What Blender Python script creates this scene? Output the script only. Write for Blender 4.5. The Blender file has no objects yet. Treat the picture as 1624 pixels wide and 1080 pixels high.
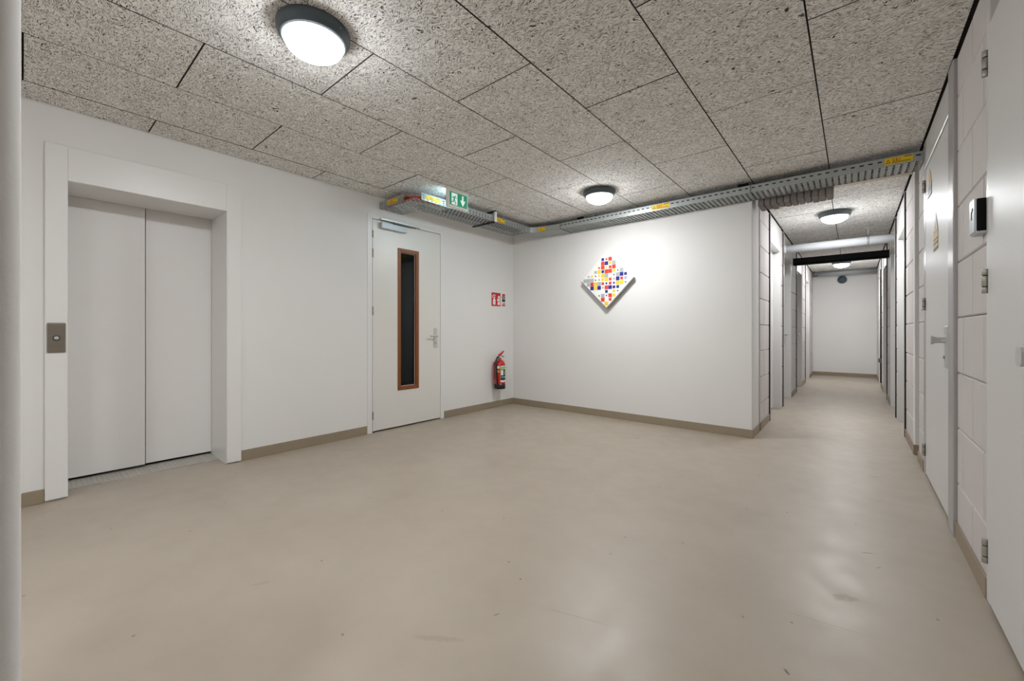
import bpy, bmesh, math, random
from mathutils import Vector, Matrix
random.seed(11)
S = bpy.context.scene
COL = S.collection

# ------------------------------------------------------------------ camera, world, exposure
cam_d = bpy.data.cameras.new('camera')
cam = bpy.data.objects.new('camera', cam_d)
COL.objects.link(cam)
cam.location = (0, 0, 1.12)
cam.rotation_euler = (math.pi / 2, 0, 0.69615)
cam_d.sensor_width = 36.0
cam_d.lens = 648.53 / 1624 * 36.0
cam_d.shift_y = -(540 - 525.38) / 1624
cam_d.clip_start = 0.02
S.camera = cam
W = bpy.data.worlds.new('world')
S.world = W
W.use_nodes = True
W.node_tree.nodes['Background'].inputs[0].default_value = (0.9, 0.95, 1, 1)
W.node_tree.nodes['Background'].inputs[1].default_value = 0.0
S.view_settings.view_transform = 'Standard'
S.view_settings.look = 'None'
S.view_settings.gamma = 1
S.view_settings.use_curve_mapping = False
S.view_settings.exposure = 0.0
LAMP = 222.0          # radiance of the opal lamp covers

# ------------------------------------------------------------------ room dimensions (metres)
XL, XR, YB, YE, H = -4.061, 0.431, 4.883, 13.1, 2.61
XCL, XCR = -0.813, 0.424          # corridor walls
YF = -3.4                         # wall behind the camera


# ------------------------------------------------------------------ materials
def srgb(r, g, b):
    return tuple(((c / 255) / 12.92 if c / 255 <= 0.04045 else ((c / 255 + 0.055) / 1.055) ** 2.4) for c in (r, g, b)) + (1,)


def mat(name, rgb, rough=0.5, metal=0.0, spec=0.5, var=0.0, vscale=6.0, bump=0.0, bscale=80.0, emit=None, estr=0.0, coat=0.0):
    m = bpy.data.materials.new(name)
    m.use_nodes = True
    nt = m.node_tree
    p = nt.nodes['Principled BSDF']
    c = srgb(*rgb)
    p.inputs['Base Color'].default_value = c
    p.inputs['Roughness'].default_value = rough
    p.inputs['Metallic'].default_value = metal
    p.inputs['Specular IOR Level'].default_value = spec
    p.inputs['Coat Weight'].default_value = coat
    p.inputs['Coat Roughness'].default_value = 0.2
    geo = nt.nodes.new('ShaderNodeNewGeometry')
    if var > 0:
        n = nt.nodes.new('ShaderNodeTexNoise')
        n.inputs['Scale'].default_value = vscale
        n.inputs['Detail'].default_value = 6
        nt.links.new(geo.outputs['Position'], n.inputs['Vector'])
        mx = nt.nodes.new('ShaderNodeMix')
        mx.data_type = 'RGBA'
        mx.inputs[6].default_value = tuple(v * (1 - var) for v in c[:3]) + (1,)
        mx.inputs[7].default_value = tuple(min(1, v * (1 + var)) for v in c[:3]) + (1,)
        nt.links.new(n.outputs['Fac'], mx.inputs[0])
        nt.links.new(mx.outputs[2], p.inputs['Base Color'])
    if bump > 0:
        n2 = nt.nodes.new('ShaderNodeTexNoise')
        n2.inputs['Scale'].default_value = bscale
        n2.inputs['Detail'].default_value = 4
        nt.links.new(geo.outputs['Position'], n2.inputs['Vector'])
        b = nt.nodes.new('ShaderNodeBump')
        b.inputs['Strength'].default_value = bump
        b.inputs['Distance'].default_value = 0.003
        nt.links.new(n2.outputs['Fac'], b.inputs['Height'])
        nt.links.new(b.outputs['Normal'], p.inputs['Normal'])
    if emit:
        p.inputs['Emission Color'].default_value = srgb(*emit)
        p.inputs['Emission Strength'].default_value = estr
    return m


def wood_wool():
    """cement bonded wood wool: pale tangled strands over dark pores"""
    m = bpy.data.materials.new('wood_wool_cement')
    m.use_nodes = True
    nt = m.node_tree
    p = nt.nodes['Principled BSDF']
    N = nt.nodes.new
    L = nt.links.new
    geo = N('ShaderNodeNewGeometry')
    oi = N('ShaderNodeObjectInfo')
    mul = N('ShaderNodeMath')
    mul.operation = 'MULTIPLY'
    mul.inputs[1].default_value = 37.0
    L(oi.outputs['Random'], mul.inputs[0])
    add = N('ShaderNodeVectorMath')
    add.operation = 'ADD'
    L(geo.outputs['Position'], add.inputs[0])
    L(mul.outputs[0], add.inputs[1])
    warp = N('ShaderNodeTexNoise')
    warp.inputs['Scale'].default_value = 14.0
    warp.inputs['Detail'].default_value = 2
    L(add.outputs[0], warp.inputs['Vector'])
    ws = N('ShaderNodeVectorMath')
    ws.operation = 'SCALE'
    ws.inputs['Scale'].default_value = 0.085
    L(warp.outputs['Color'], ws.inputs[0])
    wadd = N('ShaderNodeVectorMath')
    wadd.operation = 'ADD'
    L(add.outputs[0], wadd.inputs[0])
    L(ws.outputs[0], wadd.inputs[1])
    outs = []
    for ang in (0.35, 1.5, 2.6):
        mp = N('ShaderNodeMapping')
        mp.inputs['Rotation'].default_value = (0, 0, ang)
        mp.inputs['Scale'].default_value = (48, 340, 48)
        L(wadd.outputs[0], mp.inputs['Vector'])
        n = N('ShaderNodeTexNoise')
        n.inputs['Scale'].default_value = 1.0
        n.inputs['Detail'].default_value = 2.0
        n.inputs['Roughness'].default_value = 0.55
        L(mp.outputs[0], n.inputs['Vector'])
        outs.append(n.outputs['Fac'])
    mx = N('ShaderNodeMath')
    mx.operation = 'MAXIMUM'
    L(outs[0], mx.inputs[0])
    L(outs[1], mx.inputs[1])
    mx2 = N('ShaderNodeMath')
    mx2.operation = 'MAXIMUM'
    L(mx.outputs[0], mx2.inputs[0])
    L(outs[2], mx2.inputs[1])
    patch = N('ShaderNodeTexNoise')
    patch.inputs['Scale'].default_value = 9.0
    patch.inputs['Detail'].default_value = 4
    L(add.outputs[0], patch.inputs['Vector'])
    pm = N('ShaderNodeMath')
    pm.operation = 'MULTIPLY_ADD'
    pm.inputs[1].default_value = 0.07
    L(patch.outputs['Fac'], pm.inputs[0])
    L(mx2.outputs[0], pm.inputs[2])
    r = N('ShaderNodeValToRGB')
    r.color_ramp.elements[0].position = 0.53
    r.color_ramp.elements[0].color = srgb(66, 65, 64)
    r.color_ramp.elements[1].position = 0.635
    r.color_ramp.elements[1].color = srgb(250, 247, 243)
    e = r.color_ramp.elements.new(0.578)
    e.color = srgb(230, 227, 222)
    L(pm.outputs[0], r.inputs[0])
    L(r.outputs[0], p.inputs['Base Color'])
    p.inputs['Roughness'].default_value = 0.95
    p.inputs['Specular IOR Level'].default_value = 0.1
    b = N('ShaderNodeBump')
    b.inputs['Strength'].default_value = 0.6
    b.inputs['Distance'].default_value = 0.004
    L(pm.outputs[0], b.inputs['Height'])
    L(b.outputs['Normal'], p.inputs['Normal'])
    return m


def floor_mat():
    m = bpy.data.materials.new('cast_floor')
    m.use_nodes = True
    nt = m.node_tree
    p = nt.nodes['Principled BSDF']
    N = nt.nodes.new
    L = nt.links.new
    geo = N('ShaderNodeNewGeometry')
    n = N('ShaderNodeTexNoise')
    n.inputs['Scale'].default_value = 1.6
    n.inputs['Detail'].default_value = 8
    n.inputs['Roughness'].default_value = 0.6
    L(geo.outputs['Position'], n.inputs['Vector'])
    r = N('ShaderNodeValToRGB')
    r.color_ramp.elements[0].position = 0.3
    r.color_ramp.elements[0].color = srgb(166, 153, 137)
    r.color_ramp.elements[1].position = 0.72
    r.color_ramp.elements[1].color = srgb(178, 166, 151)
    L(n.outputs['Fac'], r.inputs[0])
    # small dirt specks and scuffs
    v = N('ShaderNodeTexVoronoi')
    v.voronoi_dimensions = '2D'
    v.inputs['Scale'].default_value = 1.7
    L(geo.outputs['Position'], v.inputs['Vector'])
    lt = N('ShaderNodeMath')
    lt.operation = 'LESS_THAN'
    lt.inputs[1].default_value = 0.009
    L(v.outputs['Distance'], lt.inputs[0])
    s2 = N('ShaderNodeTexNoise')
    s2.inputs['Scale'].default_value = 5.0
    s2.inputs['Detail'].default_value = 10
    s2.inputs['Roughness'].default_value = 0.75
    L(geo.outputs['Position'], s2.inputs['Vector'])
    sc = N('ShaderNodeMapRange')
    sc.inputs[1].default_value = 0.70
    sc.inputs[2].default_value = 0.82
    sc.inputs[4].default_value = 0.35
    L(s2.outputs['Fac'], sc.inputs[0])
    ad = N('ShaderNodeMath')
    ad.operation = 'MAXIMUM'
    l2 = N('ShaderNodeMath')
    l2.operation = 'MULTIPLY'
    l2.inputs[1].default_value = 0.7
    L(lt.outputs[0], l2.inputs[0])
    L(l2.outputs[0], ad.inputs[0])
    L(sc.outputs[0], ad.inputs[1])
    mx = N('ShaderNodeMix')
    mx.data_type = 'RGBA'
    mx.inputs[7].default_value = srgb(96, 84, 72)
    L(ad.outputs[0], mx.inputs[0])
    L(r.outputs[0], mx.inputs[6])
    # scuffs and stains lying on this floor: x, y, half length, half width, turn, strength, colour
    stains = [(-0.043, 2.209, .045, .022, .9, .40, (112, 106, 92)), (-0.002, 2.225, .035, .018, .8, .38, (112, 106, 92)),
              (0.054, 2.737, .030, .004, .4, .75, (70, 60, 50)), (-1.084, 1.2, .020, .0022, 1.2, .9, (40, 34, 30)),
              (-0.334, 1.812, .010, .003, 2.2, .85, (44, 38, 32)), (-0.08, 1.975, .16, .0022, .15, .35, (120, 104, 88)),
              (-1.17, .965, .11, .016, .6, .20, (120, 104, 88)), (-0.168, 1.61, .014, .006, 2.3, .75, (52, 46, 38)),
              (-0.85, 1.39, .16, .004, .3, .22, (120, 110, 96)), (-2.019, .681, .05, .012, 1.1, .16, (120, 104, 88)),
              (0.127, 4.211, .05, .015, .2, .3, (110, 100, 86)), (-0.694, 2.241, .009, .005, 0, .6, (60, 52, 44)),
              (-1.733, 4.133, .03, .02, .6, .3, (96, 80, 62)), (-2.615, 2.288, .008, .006, 0, .6, (50, 42, 36)),
              (0.09, 2.60, .022, .005, 1.0, .4, (90, 80, 68)), (-0.941, 1.898, .008, .005, 0, .5, (60, 52, 44))]
    nd = N('ShaderNodeTexNoise')
    nd.inputs['Scale'].default_value = 30
    nd.inputs['Detail'].default_value = 4
    L(geo.outputs['Position'], nd.inputs['Vector'])
    last = mx.outputs[2]
    for (x, y, rx, ry, rot, st, colr) in stains:
        mp = N('ShaderNodeMapping')
        mp.vector_type = 'TEXTURE'
        mp.inputs['Location'].default_value = (x, y, 0)
        mp.inputs['Rotation'].default_value = (0, 0, rot)
        mp.inputs['Scale'].default_value = (rx, ry, 1)
        L(geo.outputs['Position'], mp.inputs['Vector'])
        ln = N('ShaderNodeVectorMath')
        ln.operation = 'LENGTH'
        L(mp.outputs[0], ln.inputs[0])
        an = N('ShaderNodeMath')
        an.operation = 'MULTIPLY_ADD'
        an.inputs[1].default_value = 1.6
        L(nd.outputs['Fac'], an.inputs[0])
        L(ln.outputs['Value'], an.inputs[2])
        ms = N('ShaderNodeMapRange')
        ms.inputs[1].default_value = 1.9
        ms.inputs[2].default_value = 1.3
        ms.inputs[4].default_value = st
        L(an.outputs[0], ms.inputs[0])
        mc = N('ShaderNodeMix')
        mc.data_type = 'RGBA'
        mc.inputs[7].default_value = srgb(*colr)
        L(ms.outputs[0], mc.inputs[0])
        L(last, mc.inputs[6])
        last = mc.outputs[2]
    L(last, p.inputs['Base Color'])
    rr = N('ShaderNodeMapRange')
    rr.inputs[1].default_value = 0.3
    rr.inputs[2].default_value = 0.7
    rr.inputs[3].default_value = 0.33
    rr.inputs[4].default_value = 0.45
    n3 = N('ShaderNodeTexNoise')
    n3.inputs['Scale'].default_value = 7
    n3.inputs['Detail'].default_value = 8
    L(geo.outputs['Position'], n3.inputs['Vector'])
    L(n3.outputs['Fac'], rr.inputs[0])
    L(rr.outputs[0], p.inputs['Roughness'])
    p.inputs['Specular IOR Level'].default_value = 0.5
    b = N('ShaderNodeBump')
    b.inputs['Strength'].default_value = 0.05
    b.inputs['Distance'].default_value = 0.004
    n4 = N('ShaderNodeTexNoise')
    n4.inputs['Scale'].default_value = 45
    n4.inputs['Detail'].default_value = 5
    L(geo.outputs['Position'], n4.inputs['Vector'])
    L(n4.outputs['Fac'], b.inputs['Height'])
    L(b.outputs['Normal'], p.inputs['Normal'])
    return m


def glass_mat():
    m = bpy.data.materials.new('window_glass')
    m.use_nodes = True
    p = m.node_tree.nodes['Principled BSDF']
    p.inputs['Base Color'].default_value = (0.42, 0.56, 0.62, 1)
    p.inputs['Roughness'].default_value = 0.03
    p.inputs['IOR'].default_value = 1.3
    p.inputs['Transmission Weight'].default_value = 1.0
    return m


M_WALL = mat('white_wall_paint', (233, 231, 228), 0.8, spec=0.2, var=0.012, vscale=2.5, bump=0.12, bscale=130)
M_TRIM = mat('white_lacquer', (233, 231, 228), 0.35, var=0.008, vscale=2)
M_LIFT = mat('lift_enamel', (238, 235, 232), 0.4, var=0.01, vscale=3)
M_DOOR = mat('white_door_paint', (228, 225, 218), 0.33, var=0.008)
M_STEEL_DOOR = mat('white_steel_door', (216, 214, 212), 0.42, var=0.006)
M_FRAME = mat('grey_steel_frame', (176, 172, 172), 0.35, 0.25)
M_FRAME_L = mat('pale_steel_frame', (212, 210, 207), 0.32, 0.05)
M_BLOCK = mat('lime_sand_block', (208, 202, 199), 0.75, var=0.03, vscale=9, bump=0.25, bscale=70)
M_JOINT = mat('block_joint', (104, 97, 92), 0.9)
M_SKIRT = mat('taupe_skirting', (152, 137, 116), 0.5, var=0.05, vscale=8)
M_FLOOR = floor_mat()
M_WW = wood_wool()
M_WWSHADE = mat('panel_joint_shade', (74, 70, 66), 0.95)  # joint shade painted on the panels' side faces and chamfers
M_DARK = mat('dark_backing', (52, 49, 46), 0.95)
M_HOUSING = mat('slate_grey_plastic', (74, 84, 90), 0.45)
M_OPAL = mat('opal_lamp_cover', (255, 255, 255), 0.4, emit=(248, 252, 255), estr=LAMP)
def opal_falloff(m):
    nt = m.node_tree
    geo = nt.nodes.new('ShaderNodeNewGeometry')
    sp = nt.nodes.new('ShaderNodeSeparateXYZ')
    nt.links.new(geo.outputs['Normal'], sp.inputs[0])
    mr = nt.nodes.new('ShaderNodeMapRange')
    mr.inputs[1].default_value = -0.30
    mr.inputs[2].default_value = -1.0
    mr.inputs[3].default_value = LAMP * 0.035
    mr.inputs[4].default_value = LAMP
    nt.links.new(sp.outputs['Z'], mr.inputs[0])
    nt.links.new(mr.outputs[0], nt.nodes['Principled BSDF'].inputs['Emission Strength'])


opal_falloff(M_OPAL)
M_RIM = mat('clear_rim', (205, 212, 220), 0.25)
M_TEAL = mat('teal_indicator', (70, 150, 150), 0.3)
M_GALV = mat('galvanised_steel', (168, 172, 170), 0.42, 0.55, var=0.06, vscale=25)
M_GALV_D = mat('galvanised_dark', (120, 124, 122), 0.5, 0.4, var=0.06, vscale=25)
M_BLACK = mat('black_paint', (8, 8, 8), 0.75, spec=0.2)
M_RUBBER = mat('dark_rubber', (44, 40, 38), 0.8)
M_CHROME = mat('brushed_aluminium', (204, 204, 202), 0.34, 0.6)
M_HINGE = mat('hinge_steel', (172, 168, 158), 0.38, 0.5)
M_NICKEL = mat('brushed_nickel', (140, 131, 119), 0.38, 0.7, var=0.05, vscale=30)
M_SILVERBOX = mat('silver_plastic', (186, 192, 196), 0.4, 0.2)
M_SILL = mat('ribbed_aluminium', (190, 186, 178), 0.45, 0.3, var=0.06, vscale=40)
M_WOOD = mat('brown_hardwood', (132, 74, 32), 0.45, var=0.12, vscale=14)
M_BEAD = mat('pale_bead', (205, 190, 176), 0.5)
M_GLASS = glass_mat()
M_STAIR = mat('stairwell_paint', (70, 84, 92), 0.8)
M_RED = mat('extinguisher_red', (196, 24, 26), 0.25, coat=0.3)
M_REDSIGN = mat('sign_red', (196, 22, 30), 0.4)
M_WHITE = mat('sign_white', (240, 238, 234), 0.45)
M_GREEN = mat('sign_green', (0, 150, 108), 0.4, emit=(0, 150, 108), estr=0.25)
M_SIGNW = mat('lit_sign_white', (245, 250, 248), 0.4, emit=(235, 255, 250), estr=0.35)
M_SIGNBODY = mat('sign_housing', (225, 218, 212), 0.4)
M_SIGNLIGHT = mat('sign_lamp_strip', (235, 250, 255), 0.4, emit=(190, 235, 250), estr=14.0)
M_YELLOW = mat('sticker_yellow', (236, 198, 20), 0.45)
M_ORANGE = mat('sticker_orange', (232, 150, 40), 0.45)
M_STKRED = mat('sticker_red', (200, 70, 40), 0.5)
M_DKGREEN = mat('label_dark_green', (36, 62, 56), 0.45)
M_LTGREEN = mat('label_light_green', (150, 205, 110), 0.45)
M_CABLE = mat('red_cable', (186, 50, 28), 0.5)
M_CABLE_G = mat('dark_fill_cable', (34, 34, 36), 0.7)  # coloured dark so the tray interiors read as shaded
M_PIPE = mat('pale_grey_pipe', (206, 208, 212), 0.3)
M_PIPE_D = mat('grey_pipe', (158, 160, 164), 0.35)
M_PAD = mat('grey_pad', (132, 124, 120), 0.85, bump=0.3, bscale=60)
M_LINTEL = mat('lintel_board', (196, 186, 164), 0.8, var=0.03)
M_SENSOR = mat('blue_grey_plastic', (70, 84, 100), 0.22)
M_GOLD = mat('gold_sticker', (206, 170, 80), 0.4)
M_GREYSTK = mat('grey_sticker', (128, 126, 122), 0.45)
M_BLUE = mat('tile_blue', (44, 40, 140), 0.45)
M_TYEL = mat('tile_yellow', (244, 208, 60), 0.45)
M_TRED = mat('tile_red', (222, 72, 50), 0.45)
M_TGREY = mat('tile_grey', (176, 180, 184), 0.45)
M_TBLK = mat('tile_black', (24, 22, 26), 0.45)
M_PANEL = mat('art_board', (242, 240, 236), 0.5)
M_ARTEDGE = mat('art_edge_grey', (150, 150, 148), 0.4, 0.3)


# ------------------------------------------------------------------ mesh helper
class MB:
    def __init__(self):
        self.bm = bmesh.new()

    def box(self, x0, x1, y0, y1, z0, z1, bev=0.0, seg=1):
        r = bmesh.ops.create_cube(self.bm, size=1)
        vs = r['verts']
        for v in vs:
            v.co = Vector(((x0 + x1) / 2 + v.co.x * (x1 - x0), (y0 + y1) / 2 + v.co.y * (y1 - y0), (z0 + z1) / 2 + v.co.z * (z1 - z0)))
        if bev > 0:
            es = list({e for v in vs for e in v.link_edges})
            bmesh.ops.bevel(self.bm, geom=es, offset=bev, segments=seg, profile=0.5, affect='EDGES')
        return self

    def quad(self, pts):
        self.bm.faces.new([self.bm.verts.new(p) for p in pts])
        return self

    def prism(self, pts, d):
        """polygon pts extruded by vector d"""
        d = Vector(d)
        a = [self.bm.verts.new(p) for p in pts]
        b = [self.bm.verts.new(Vector(p) + d) for p in pts]
        n = len(a)
        self.bm.faces.new(a)
        self.bm.faces.new(list(reversed(b)))
        for i in range(n):
            self.bm.faces.new([a[i], b[i], b[(i + 1) % n], a[(i + 1) % n]])
        return self

    def lathe(self, prof, c=(0, 0, 0), n=32, axis='z', smooth=True):
        """prof: (radius, height) list"""
        rings = []
        for (r, h) in prof:
            ring = []
            for k in range(n):
                a = 2 * math.pi * k / n
                if axis == 'z':
                    p = (c[0] + r * math.cos(a), c[1] + r * math.sin(a), c[2] + h)
                elif axis == 'x':
                    p = (c[0] + h, c[1] + r * math.cos(a), c[2] + r * math.sin(a))
                else:
                    p = (c[0] + r * math.cos(a), c[1] + h, c[2] + r * math.sin(a))
                ring.append(self.bm.verts.new(p))
            rings.append(ring)
        for i in range(len(rings) - 1):
            for k in range(n):
                f = self.bm.faces.new([rings[i][k], rings[i][(k + 1) % n], rings[i + 1][(k + 1) % n], rings[i + 1][k]])
                f.smooth = smooth
        if prof[0][0] > 1e-6:
            self.bm.faces.new(list(reversed(rings[0])))
        if prof[-1][0] > 1e-6:
            self.bm.faces.new(rings[-1])
        bmesh.ops.remove_doubles(self.bm, verts=self.bm.verts, dist=1e-6)
        return self

    def tube(self, pts, r, n=10, cap=True):
        pts = [Vector(p) for p in pts]
        rings = []
        for i, p in enumerate(pts):
            t = (pts[min(i + 1, len(pts) - 1)] - pts[max(i - 1, 0)]).normalized()
            up = Vector((0, 0, 1)) if abs(t.z) < 0.9 else Vector((1, 0, 0))
            a = t.cross(up).normalized()
            b = t.cross(a).normalized()
            rr = r[i] if isinstance(r, (list, tuple)) else r
            rings.append([self.bm.verts.new(p + (a * math.cos(2 * math.pi * k / n) + b * math.sin(2 * math.pi * k / n)) * rr) for k in range(n)])
        for i in range(len(rings) - 1):
            for k in range(n):
                f = self.bm.faces.new([rings[i][k], rings[i][(k + 1) % n], rings[i + 1][(k + 1) % n], rings[i + 1][k]])
                f.smooth = True
        if cap:
            self.bm.faces.new(list(reversed(rings[0])))
            self.bm.faces.new(rings[-1])
        return self

    def slots(self, o, u, v, nu, nv, du, dv, hu, hv, t, stagger=False):
        """perforated sheet: nu x nv cells of du x dv, each with a hole hu x hv; thickness vector t"""
        o, u, v, t = Vector(o), Vector(u), Vector(v), Vector(t)
        for j in range(nv):
            for i in range(nu):
                c = o + u * ((i + 0.5) * du) + v * ((j + 0.5) * dv)
                sh = (0.22 * du if (j % 2) else -0.22 * du) if stagger else 0.0
                out = [c + u * (a * du / 2) + v * (b * dv / 2) for a, b in ((-1, -1), (1, -1), (1, 1), (-1, 1))]
                inn = [c + u * (a * hu / 2 + sh) + v * (b * hv / 2) for a, b in ((-1, -1), (1, -1), (1, 1), (-1, 1))]
                ov = [self.bm.verts.new(p) for p in out]
                iv = [self.bm.verts.new(p) for p in inn]
                ib = [self.bm.verts.new(p + t) for p in inn]
                for k in range(4):
                    self.bm.faces.new([ov[k], ov[(k + 1) % 4], iv[(k + 1) % 4], iv[k]])
                    self.bm.faces.new([iv[k], iv[(k + 1) % 4], ib[(k + 1) % 4], ib[k]])
        return self

    def build(self, name, m, parent=None, **props):
        bm = self.bm
        bmesh.ops.recalc_face_normals(bm, faces=bm.faces)
        org = Vector((0, 0, 0))
        q = parent
        if q is None:
            xs = [v.co for v in bm.verts]
            lo = Vector([min(c[i] for c in xs) for i in range(3)])
            hi = Vector([max(c[i] for c in xs) for i in range(3)])
            org = Vector(((lo.x + hi.x) / 2, (lo.y + hi.y) / 2, lo.z))
            shift = org
        else:
            shift = wloc(q)
        bmesh.ops.translate(bm, verts=bm.verts, vec=-shift)
        me = bpy.data.meshes.new(name)
        bm.to_mesh(me)
        bm.free()
        me.materials.append(m)
        o = bpy.data.objects.new(name, me)
        COL.objects.link(o)
        if parent is None:
            o.location = org
        else:
            o.parent = parent
        for k, v in props.items():
            o[k] = v
        return o


def wloc(o):
    p = Vector(o.location)
    while o.parent:
        o = o.parent
        p += Vector(o.location)
    return p


def empty(name, loc, **props):
    o = bpy.data.objects.new(name, None)
    COL.objects.link(o)
    o.location = loc
    o.empty_display_size = 0.1
    for k, v in props.items():
        o[k] = v
    return o


def thing(name, loc, label, category, group=None):
    p = dict(label=label, category=category)
    if group:
        p['group'] = group
    return empty(name, loc, **p)


def B(*a, **k):
    return MB().box(*a, **k)


def copy_tree(o, parent=None):
    c = o.copy()
    COL.objects.link(c)
    c.parent = parent
    for ch in list(o.children):
        copy_tree(ch, c)
    return c


ST = dict(kind='structure')

# ------------------------------------------------------------------ shell
B(-6.2, 2.0, YF - 0.2, YE + 0.3, -0.1, 0.0).build('floor', M_FLOOR, label='seamless taupe cast floor with a satin sheen', category='floor', **ST)

wl = MB()
wl.box(-4.56, XL, YF, 0.185, 0, H + 0.1)
wl.box(-4.56, XL, 0.185, 1.11, 2.14, H + 0.1)
wl.box(-4.56, XL, 1.11, 2.425, 0, H + 0.1)
wl.box(-4.2, XL, 2.425, 3.465, 2.395, H + 0.1)
wl.box(-4.56, XL, 3.465, YB + 0.2, 0, H + 0.1)
wl.build('wall_left', M_WALL, label='white plastered wall holding the lift and the door with a tall slim window', category='wall', **ST)
B(XL - 0.02, XCL, YB, 5.275, 0, H + 0.1, bev=0.006, seg=3).build('wall_back', M_WALL, label='white wall carrying the diamond shaped mosaic panel', category='wall', **ST)

wn = MB()
wn.box(-1.30, -0.86, -0.42, -0.002, 0, H + 0.1, bev=0.07, seg=14)
for f in wn.bm.faces:
    f.smooth = f.calc_area() < 0.2
wn.build('wall_near', M_WALL, label='white wall end with a rounded edge close to the camera at the left picture edge', category='wall', **ST)
B(XL - 0.5, XR + 0.2, YF - 0.15, YF, 0, H + 0.1).build('wall_front', M_WALL, label='white wall behind the camera', category='wall', **ST)

# dark stairwell seen through the door window
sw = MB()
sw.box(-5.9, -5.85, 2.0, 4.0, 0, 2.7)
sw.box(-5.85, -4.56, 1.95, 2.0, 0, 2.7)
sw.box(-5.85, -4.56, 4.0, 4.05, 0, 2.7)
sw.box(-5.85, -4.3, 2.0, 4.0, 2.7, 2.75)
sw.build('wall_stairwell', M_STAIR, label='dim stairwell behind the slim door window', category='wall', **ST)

# ------------------------------------------------------------------ ceiling with wood wool panels
ceil = B(-4.6, 1.2, YF - 0.2, YE + 0.3, H + 0.026, H + 0.12).build('ceiling', M_DARK, label='ceiling of grey wood wool cement panels', category='ceiling', **ST)
_pm = {}


def panel(x0, x1, y0, y1):
    if x1 - x0 < 0.03 or y1 - y0 < 0.03:
        return
    key = (round(x1 - x0, 3), round(y1 - y0, 3))
    if key not in _pm:
        w, d = key
        g = 0.0026
        c = 0.0012
        me = bpy.data.meshes.new('ceiling_panel')
        a = (w / 2 - g, d / 2 - g)
        b = (w / 2 - g - c, d / 2 - g - c)
        vs = []
        for (hx, hy), z in ((b, 0), (a, c), (a, 0.03)):
            vs += [(-hx, -hy, z), (hx, -hy, z), (hx, hy, z), (-hx, hy, z)]
        fs = [(3, 2, 1, 0), (8, 9, 10, 11)]
        for l in (0, 4):
            for k in range(4):
                fs.append((l + k, l + (k + 1) % 4, l + 4 + (k + 1) % 4, l + 4 + k))
        me.from_pydata(vs, [], fs)
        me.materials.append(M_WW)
        me.materials.append(M_WWSHADE)
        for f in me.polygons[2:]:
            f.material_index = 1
        _pm[key] = me
    o = bpy.data.objects.new('ceiling_panel', _pm[key])
    COL.objects.link(o)
    o.parent = ceil
    o.location = Vector(((x0 + x1) / 2, (y0 + y1) / 2, H + random.uniform(-0.0008, 0.0008))) - wloc(ceil)


PX = 0.6015
PL = 1.2065
xe = [XR - 0.012] + [-0.172 - PX * k for k in range(7)] + [XL + 0.002]
for k in range(len(xe) - 1):
    x1, x0 = xe[k], xe[k + 1]
    off = 0.0 if k % 2 == 0 else PL / 2
    y = off - 3 * PL
    while y < YB:
        y1 = min(y + PL, YB + (0.0 if x0 > XCL - 0.1 else -0.002))
        ys = max(y, YF)
        if y1 > ys:
            panel(x0, x1, ys, y1)
        y += PL
for (x0, x1, off) in ((-0.19, XCR - 0.012, 5.78), (XCL + 0.012, -0.19, 5.78 - PL / 2)):
    y = off - PL
    while y < YE:
        ys, y1 = max(y, 5.405), min(y + PL, YE)
        if y1 > ys:
            panel(x0, x1, ys, y1)
        y += PL
B(XCL, XCR, YB + 0.003, 5.40, H - 0.004, H + 0.024).build('trim_1', M_LINTEL, label='beige lintel board across the corridor mouth', category='trim', **ST)


# ------------------------------------------------------------------ block walls
_bmesh = {}


def block(parent, side, face, y0, y1, z0, z1):
    """one lime-sand block, face on plane x=face; side -1: room lies at smaller x (right wall)"""
    g = 0.002
    jx = random.uniform(-0.0008, 0.0008)
    key = (side, round(y1 - y0, 3), round(z1 - z0, 3))
    if key not in _bmesh:
        hy, hz, c, d = (y1 - y0) / 2 - g, (z1 - z0) / 2 - g, 0.006, 0.03
        s = -side
        vs = []
        for (a, b), x in (((hy - c, hz - c), 0), ((hy, hz), s * c), ((hy, hz), s * d)):
            vs += [(x, -a, -b), (x, a, -b), (x, a, b), (x, -a, b)]
        fs = [(0, 1, 2, 3), (11, 10, 9, 8)]
        for l in (0, 4):
            for k in range(4):
                fs.append((l + k, l + 4 + k, l + 4 + (k + 1) % 4, l + (k + 1) % 4))
        if side > 0:
            fs = [tuple(reversed(f)) for f in fs]
        me = bpy.data.meshes.new('block')
        me.from_pydata(vs, [], fs)
        me.materials.append(M_BLOCK)
        _bmesh[key] = me
    o = bpy.data.objects.new('block', _bmesh[key])
    COL.objects.link(o)
    o.parent = parent
    o.location = Vector((face + jx, (y0 + y1) / 2, (z0 + z1) / 2)) - wloc(parent)


def block_field(parent, side, face, y0, y1, ja, L=0.437):
    """courses of 0.3 m; even courses have vertical joints at ja + k*L, odd ones half a block over"""
    z = 0.0
    n = 0
    while z < H - 0.02:
        z1 = min(z + 0.2985, H - 0.006)
        j0 = ja if n % 2 == 0 else ja + L / 2
        k = math.floor((y0 - j0) / L)
        ys = [y0]
        while True:
            k += 1
            j = j0 + k * L
            if j >= y1 - 0.03:
                break
            if j > y0 + 0.03:
                ys.append(j)
        ys.append(y1)
        for a, b in zip(ys[:-1], ys[1:]):
            block(parent, side, face, a, b, z, z1)
        z = z1
        n += 1


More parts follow.
